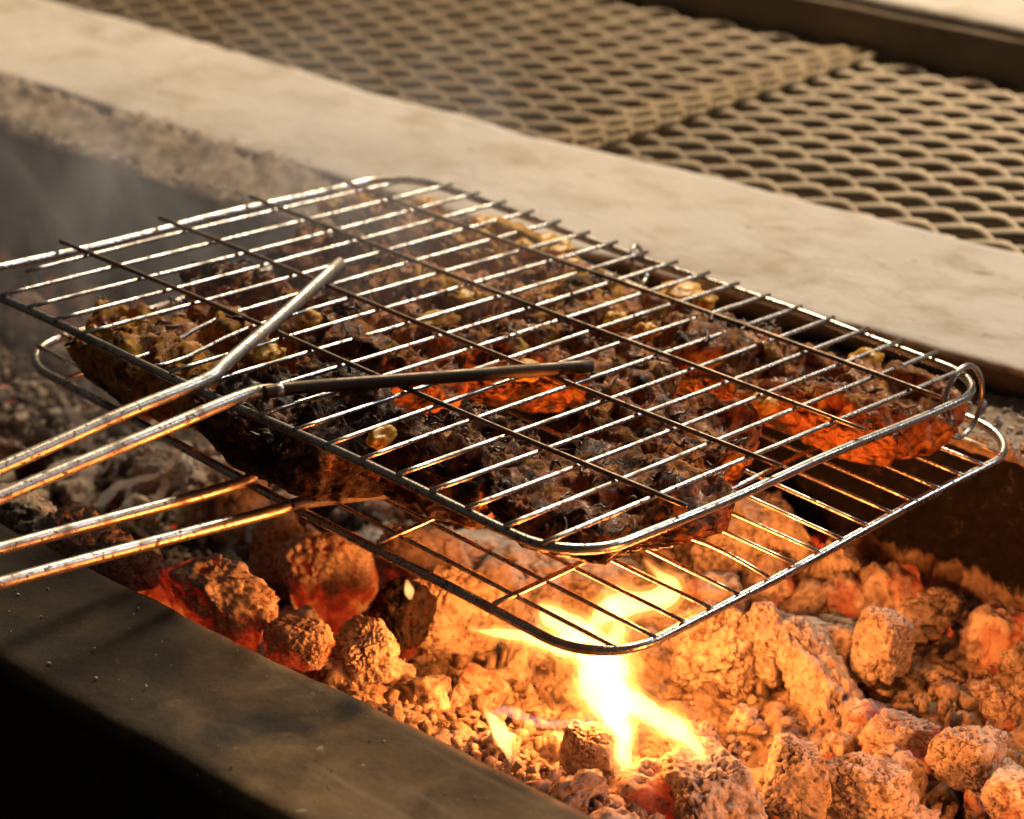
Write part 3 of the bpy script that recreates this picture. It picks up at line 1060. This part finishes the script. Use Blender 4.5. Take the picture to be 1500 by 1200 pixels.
for i, (uc, vc, a, bb, turn, char, yellow, top, lab) in enumerate(PIECES):
    r = np.random.default_rng(500 + i)
    s = r.uniform(0, 90, 3)
    V, F = ico(6 if a > 0.03 else 5)
    k = 3.0
    Vb = V / ((np.abs(V) ** k).sum(1) ** (1 / k))[:, None]
    th = np.arctan2(V[:, 1], V[:, 0])
    ring_n = 0.38 * fbm(np.stack([np.cos(th) * 1.7, np.sin(th) * 1.7, 0.35 * V[:, 2]], 1) + s, 3)
    q = Vb.copy()
    q[:, :2] *= (1 + ring_n)[:, None]
    # flank tapers in below and the rim is ragged
    q[:, :2] *= (0.90 + 0.10 * sstep(-1, 0.4, q[:, 2]))[:, None]
    ct, st = math.cos(R(turn)), math.sin(R(turn))
    du = (q[:, 0] * ct * a - q[:, 1] * st * bb)
    dv = (q[:, 0] * st * a + q[:, 1] * ct * bb)
    xy = up(uc + du, vc + dv)[:, :2]
    zt = z_up(xy[:, 0], xy[:, 1])
    zl = z_low(xy[:, 0], xy[:, 1]) + (0.015 if "near corner of the basket" in lab else 0.0065)
    Pn = np.stack([xy[:, 0], xy[:, 1], q[:, 2] * 0.02], 1)
    big = fbm(Pn * 34 + s, 3)
    fold = 0.5 + 0.85 * fbm(Pn * np.array([25, 33, 30]) + s + 1.1 * big[:, None], 4)
    fa_ = r.uniform(0, 3.14)
    rot = np.array([[math.cos(fa_), -math.sin(fa_), 0], [math.sin(fa_), math.cos(fa_), 0], [0, 0, 1]])
    fib = ridged((Pn @ rot) * np.array([70, 330, 200]) + s, 4)
    fine = fbm(Pn * 300 + s, 3)
    tfill = top - 0.06 + 0.50 * big + 0.26 * (fold - 0.5)
    zt_ = zl + (zt - zl) * np.clip(tfill, 0.35, 1.03)
    mid, half = (zt_ + zl) / 2, (zt_ - zl) / 2
    z = mid + half * q[:, 2]
    topm = sstep(-0.5, 0.6, q[:, 2])
    z = z + topm * (0.0080 * (fold - 0.5) + 0.0040 * (fib - 0.5) + 0.0022 * fine)
    out = np.stack([du, dv, 0 * du], 1)
    out /= np.linalg.norm(out, axis=1)[:, None] + 1e-9
    side = 1 - np.abs(q[:, 2]) ** 4
    X = np.stack([xy[:, 0], xy[:, 1], z], 1) + out * (side * (0.0060 * big + 0.0030 * (fib - 0.5) + 0.0015 * fine))[:, None]
    z = X[:, 2]
    X[:, 2] = np.minimum(z, z_up(X[:, 0], X[:, 1]) + 0.0022)
    c0 = X.mean(0)
    under = sstep(0.15, -0.55, q[:, 2]) * (0.75 + 0.9 * fbm(Pn * 60 + s + 40, 3))
    crag = np.clip(0.6 * (fib - 0.5) + 0.8 * (fold - 0.5) + big, -1, 1) + 1.1 * under
    o = put("meat_piece", mesh_data("meat_piece", X - c0, F, True, {"crag": crag}), MEAT, None, c0)
    o["char"], o["yellow"] = float(char), float(yellow)
    tag(o, lab, "meat")
    # curled burnt strands and herb scraps stuck to the top
    topi = np.where((q[:, 2] > 0.35))[0]
    parts = []
    for j in range(int(40 + 60 * char) if a > 0.03 else 20):
        p = X[r.choice(topi)]
        L = r.uniform(0.003, 0.012)
        ang = fa_ + r.normal() * 0.8
        d = np.array([math.cos(ang), math.sin(ang), 0])
        tt = np.linspace(-0.5, 0.5, 6)
        cur = r.normal() * 0.35
        pts = p + L * (tt[:, None] * d + cur * (tt ** 2)[:, None] * np.array([-d[1], d[0], 0]))
        pts[:, 2] = p[2] + r.uniform(-0.0005, 0.0022) + L * r.uniform(-0.12, 0.35) * tt + r.normal() * 0.0012 * np.sin(tt * 9)
        pts[:, 2] = np.minimum(pts[:, 2], z_up(pts[:, 0], pts[:, 1]) + 0.003)
        rad = r.uniform(0.00035, 0.00095) * (1 - (2 * tt) ** 4 * 0.7)
        parts.append(tube(pts - c0, rad, 4, flat=r.uniform(0.5, 1.6)))
    V2, F2 = join(parts)
    h = put("charred_shreds", mesh_data("charred_shreds", V2, F2, False), SHRED, o)
    h["kind"] = "stuff"

# glistening yellow bits of fat and skin, each stuck to the piece of meat it belongs to
FATM = Mat("yellow_fat")
_c = FATM.coords()
_n = FATM.noise(_c, 190, 5, 0.6, 0.5)
FAT = FATM.set(Base_Color=FATM.ramp(_n, [(0.30, (0.20, 0.06, 0.012)), (0.42, (0.62, 0.27, 0.025)), (0.66, (0.78, 0.44, 0.06))]), Roughness=0.4,
               Specular_IOR_Level=0.3, Subsurface_Weight=0.15, Normal=FATM.bump(FATM.noise(_c, 320, 4), 0.4, 0.0015))
meats = [o for o in COL.objects if o.name.startswith("meat_piece")]
for i, (u, v, sx, sy) in enumerate(((682, 438, 9, 6), (1012, 425, 16, 10), (1035, 440, 9, 8), (862, 345, 20, 10), (740, 322, 14, 8), (800, 352, 12, 8), (946, 486, 9, 5),
                                    (395, 520, 8, 7), (1288, 522, 14, 6), (770, 543, 11, 7), (640, 470, 8, 9), (455, 470, 8, 6), (620, 300, 9, 6), (700, 348, 8, 6), (770, 365, 12, 7), (830, 385, 10, 7), (480, 300, 8, 6), (900, 470, 8, 5), (560, 640, 8, 7), (1120, 590, 9, 6))):
    d = ray(u, v)
    n_ = UA[2]
    p = CAM_LOC + d * ((-0.0045 - CAM_LOC @ n_) / (d @ n_))
    over = p @ UA[1] - 0.280
    if over > 0:
        p = p - UA[1] * over
    par = min(meats, key=lambda o: (o.location[0] - p[0]) ** 2 + (o.location[1] - p[1]) ** 2)
    V, F = ico(4)
    sd = i * 3.7
    V = V * (1 + 0.75 * fbm(V * 1.1 + sd, 3) + 0.10 * fbm(V * 4 + sd, 2))[:, None] * np.array([sx / 1500, sy / 800, 0.0042])
    a = 0.3 * math.sin(i * 5.1)
    V = V @ np.array([[math.cos(a), -math.sin(a), 0], [math.sin(a), math.cos(a), 0], [0, 0, 1]])
    put("fat_patch", mesh_data("fat_patch", V + p - np.array(par.location), F), FAT, par)["label"] = "glistening yellow patch of fat"

# ------------------------------------------------------------------ flames
FL_HOT = mat_flame("hot_flame", (1.0, 0.46, 0.125), 330)
FL_EDGE = mat_flame("flame_edge", (1.0, 0.36, 0.065), 62)
FL_OUT = mat_flame("flame_outer_edge", (1.0, 0.30, 0.05), 15)
FL_SOFT = mat_flame("thin_flame", (1.0, 0.46, 0.13), 240)
FL_CURL = mat_flame("curl_flame", (1.0, 0.50, 0.16), 360)
FL_FAINT = mat_flame("faint_flame", (0.9, 0.42, 0.32), 110)


def flame(pix, y0, mat, label, depth=0.8, seed=0):
    """pix: (u, v, half width px, y offset) along the flame's spine from foot to tip."""
    P = np.array([at_y(u, v, y0 + dy) for u, v, _, dy in pix])
    dist = (P - CAM_LOC) @ (-CAM_B)
    rad = np.array([p[2] for p in pix]) * dist / FPX
    c = spline(np.c_[P, rad], 46)
    V, F = tube(c[:, :3], np.maximum(c[:, 3] * (0.86 if mat is FL_HOT else 1.0), 0.0004), 18)
    r = np.random.default_rng(seed)
    n = fbm(V * 45 + r.uniform(0, 50, 3), 2)
    cc = np.repeat(c[:, :3], 18, 0)
    cc = np.vstack([cc, c[0, :3], c[-1, :3]])
    V = cc + (V - cc) * (1 + 0.7 * n + 0.35 * fbm(V * 130 + seed, 2))[:, None]
    c0 = P[0]
    o = put("flame", mesh_data("flame", V - c0, F), mat, None, c0)
    if mat is FL_HOT:
        V2 = cc + (V - cc) * (1.36 + 0.5 * fbm(V * 60 + seed, 2))[:, None] + (V - cc) / (np.linalg.norm(V - cc, axis=1)[:, None] + 1e-9) * 0.0012
        put("flame_edge", mesh_data("flame_edge", V2 - c0, F), FL_EDGE, o)
        V3 = cc + (V - cc) * (1.95 + 0.7 * fbm(V * 50 + seed + 5, 2))[:, None] + (V - cc) / (np.linalg.norm(V - cc, axis=1)[:, None] + 1e-9) * 0.0018
        put("flame_edge", mesh_data("flame_edge", V3 - c0, F), FL_OUT, o)
    tag(o, label, "flame")
    return o


flame([(921, 1146, 3, -0.026), (915, 1114, 13, -0.022), (906, 1075, 24, -0.012), (893, 1030, 36, 0.0), (884, 985, 38, 0.006), (868, 948, 30, 0.010), (838, 918, 24, 0.012), (805, 897, 15, 0.014), (790, 886, 3, 0.016)], 0.078, FL_HOT, "tall white-hot flame leaning from the front coals to under the basket corner", seed=1)
flame([(1034, 1116, 2, -0.010), (1016, 1090, 11, -0.008), (985, 1066, 18, -0.004), (945, 1038, 20, 0.0), (905, 1008, 17, 0.004), (880, 975, 5, 0.01)], 0.078, FL_HOT, "slanting side flame joining the tall one from the grey-white coal", seed=2)
flame([(858, 925, 4, 0), (888, 898, 17, 0.004), (930, 885, 19, 0.008), (968, 876, 20, 0.012), (985, 862, 14, 0.014), (970, 846, 9, 0.015), (944, 820, 2, 0.016)], 0.105, FL_HOT, "flame licking the underside of the meat at the basket corner", seed=3)
flame([(885, 968, 8, 0), (830, 948, 15, 0), (775, 933, 12, 0.004), (725, 927, 6, 0.006), (688, 922, 1, 0.008)], 0.095, FL_HOT, "flat flame tongue reaching sideways behind the basket's front rod", seed=4)
flame([(872, 962, 10, 0), (902, 932, 13, 0.004), (905, 905, 9, 0.006), (888, 872, 2, 0.008)], 0.098, FL_HOT, "short flame between the tongue and the corner meat", seed=5)
flame([(748, 1118, 2, 0), (742, 1094, 8, 0), (729, 1066, 11, 0), (711, 1042, 3, 0)], 0.0, FL_CURL, "small yellow flame beside the front ledge", seed=6)
flame([(713, 1050, 4, 0), (740, 1042, 8, 0.002), (790, 1058, 7, 0.004), (840, 1060, 6, 0.008), (880, 1048, 3, 0.012)], 0.006, FL_FAINT, "faint purplish film of flame arching to the tall flame", seed=7)
flame([(601, 878, 3, 0), (599, 866, 8, 0), (596, 850, 2, 0)], 0.072, FL_CURL, "tiny yellow flame on the black coal", seed=8)
FCOL = (1.0, 0.285, 0.058)
for (u, v, y, p, rad) in ((893, 1000, 0.074, 0.65, 0.016), (850, 905, 0.092, 0.9, 0.016), (955, 850, 0.112, 0.75, 0.016)):
    point_lamp("flame_light", at_y(u, v, y), p, rad, FCOL)

point_lamp("flame_light", (0.56, 0.10, -0.095), 1.7, 0.03, FCOL)        # added fill light for unseen flames, brightens front coals and wall

# ------------------------------------------------------------------ smoke
def smoke_box(name, lo, hi, dens, scale, seed, label):
    lo, hi = np.array(lo, float), np.array(hi, float)
    V, F = ico(3)
    c, h = (lo + hi) / 2, (hi - lo) / 2
    V = V / ((np.abs(V) ** 4).sum(1) ** 0.25)[:, None] * h
    m = Mat(name)
    m.t.nodes.remove(m.p)
    tc = m.n("ShaderNodeTexCoord")
    gen = tc.outputs["Object"]
    mp = m.n("ShaderNodeMapping")
    mp.inputs["Location"].default_value = (seed, seed, 0)
    mp.inputs["Scale"].default_value = (1, 1, 0.5)
    m.link(gen, mp.inputs["Vector"])
    n = m.noise(mp.outputs[0], scale, 4, 0.55, 1.6)
    nn = m.ramp(n, [(0.47, 0.06), (0.66, 1.0)])
    sc = m.n("ShaderNodeVectorMath", operation='DIVIDE')
    sc.inputs[1].default_value = tuple(h)
    m.link(gen, sc.inputs[0])
    ln = m.n("ShaderNodeVectorMath", operation='LENGTH')
    m.link(sc.outputs[0], ln.inputs[0])
    fall = m.ramp(ln.outputs["Value"], [(0.25, 1.0), (0.98, 0.0)])
    d = m.math('MULTIPLY', m.math('MULTIPLY', nn, fall), dens)
    v = m.n("ShaderNodeVolumePrincipled")
    v.inputs["Color"].default_value = (0.80, 0.82, 0.88, 1)
    v.inputs["Anisotropy"].default_value = 0.3
    m.link(d, v.inputs["Density"])
    m.link(v.outputs[0], m.out.inputs["Volume"])
    o = put(name, mesh_data(name, V, F), m.m, None, c)
    tag(o, label, "smoke", None, "stuff")
    return o


smoke_box("smoke", (-0.36, 0.03, -0.17), (0.22, 0.33, 0.10), 5.5, 17, 3.0, "bluish smoke hanging over the left end of the trough and basket")

smoke_box("smoke", (-0.06, 0.10, -0.10), (0.22, 0.30, 0.14), 4.5, 26, 7.0, "thin smoke drifting up through the middle of the basket")
WISP = mat_smoke("wisp_smoke", 95)
wl = [([(92, 585, 6), (118, 628, 14), (136, 668, 9), (128, 700, 12), (120, 745, 3)], 0.07),
      ([(96, 590, 3), (125, 650, 5), (150, 690, 4), (165, 660, 5), (158, 640, 2)], 0.075),
      ([(262, 655, 4), (240, 690, 9), (200, 705, 12), (168, 715, 14), (150, 740, 8), (152, 758, 2)], 0.08),
      ([(235, 690, 3), (240, 715, 7), (228, 735, 9), (212, 762, 3)], 0.08),
      ([(200, 700, 4), (188, 722, 7), (185, 750, 10), (196, 770, 3)], 0.085),
      ([(180, 760, 3), (205, 780, 5), (232, 800, 3), (262, 826, 2)], 0.06)]
parts = []
for k, (pix, y) in enumerate(wl):
    P = np.array([at_y(u, v, y) for u, v, _ in pix])
    rad = np.array([p[2] for p in pix]) * 1.4 / FPX
    c = spline(np.c_[P, rad], 40)
    V, F = tube(c[:, :3], np.maximum(c[:, 3], 0.0005), 14, flat=0.45)
    cc = np.vstack([np.repeat(c[:, :3], 14, 0), c[0, :3], c[-1, :3]])
    V = cc + (V - cc) * (1 + 0.8 * fbm(V * 90 + k, 2))[:, None]
    V = V + 0.0022 * np.stack([fbm(V * 60 + 9 * q, 2) for q in range(3)], 1)
    parts.append((V, F))
V, F = join(parts)
o = put("smoke_wisps", mesh_data("smoke_wisps", V, F), WISP)
tag(o, "thin curling wisps of smoke rising past the grill handles", "smoke", None, "stuff")
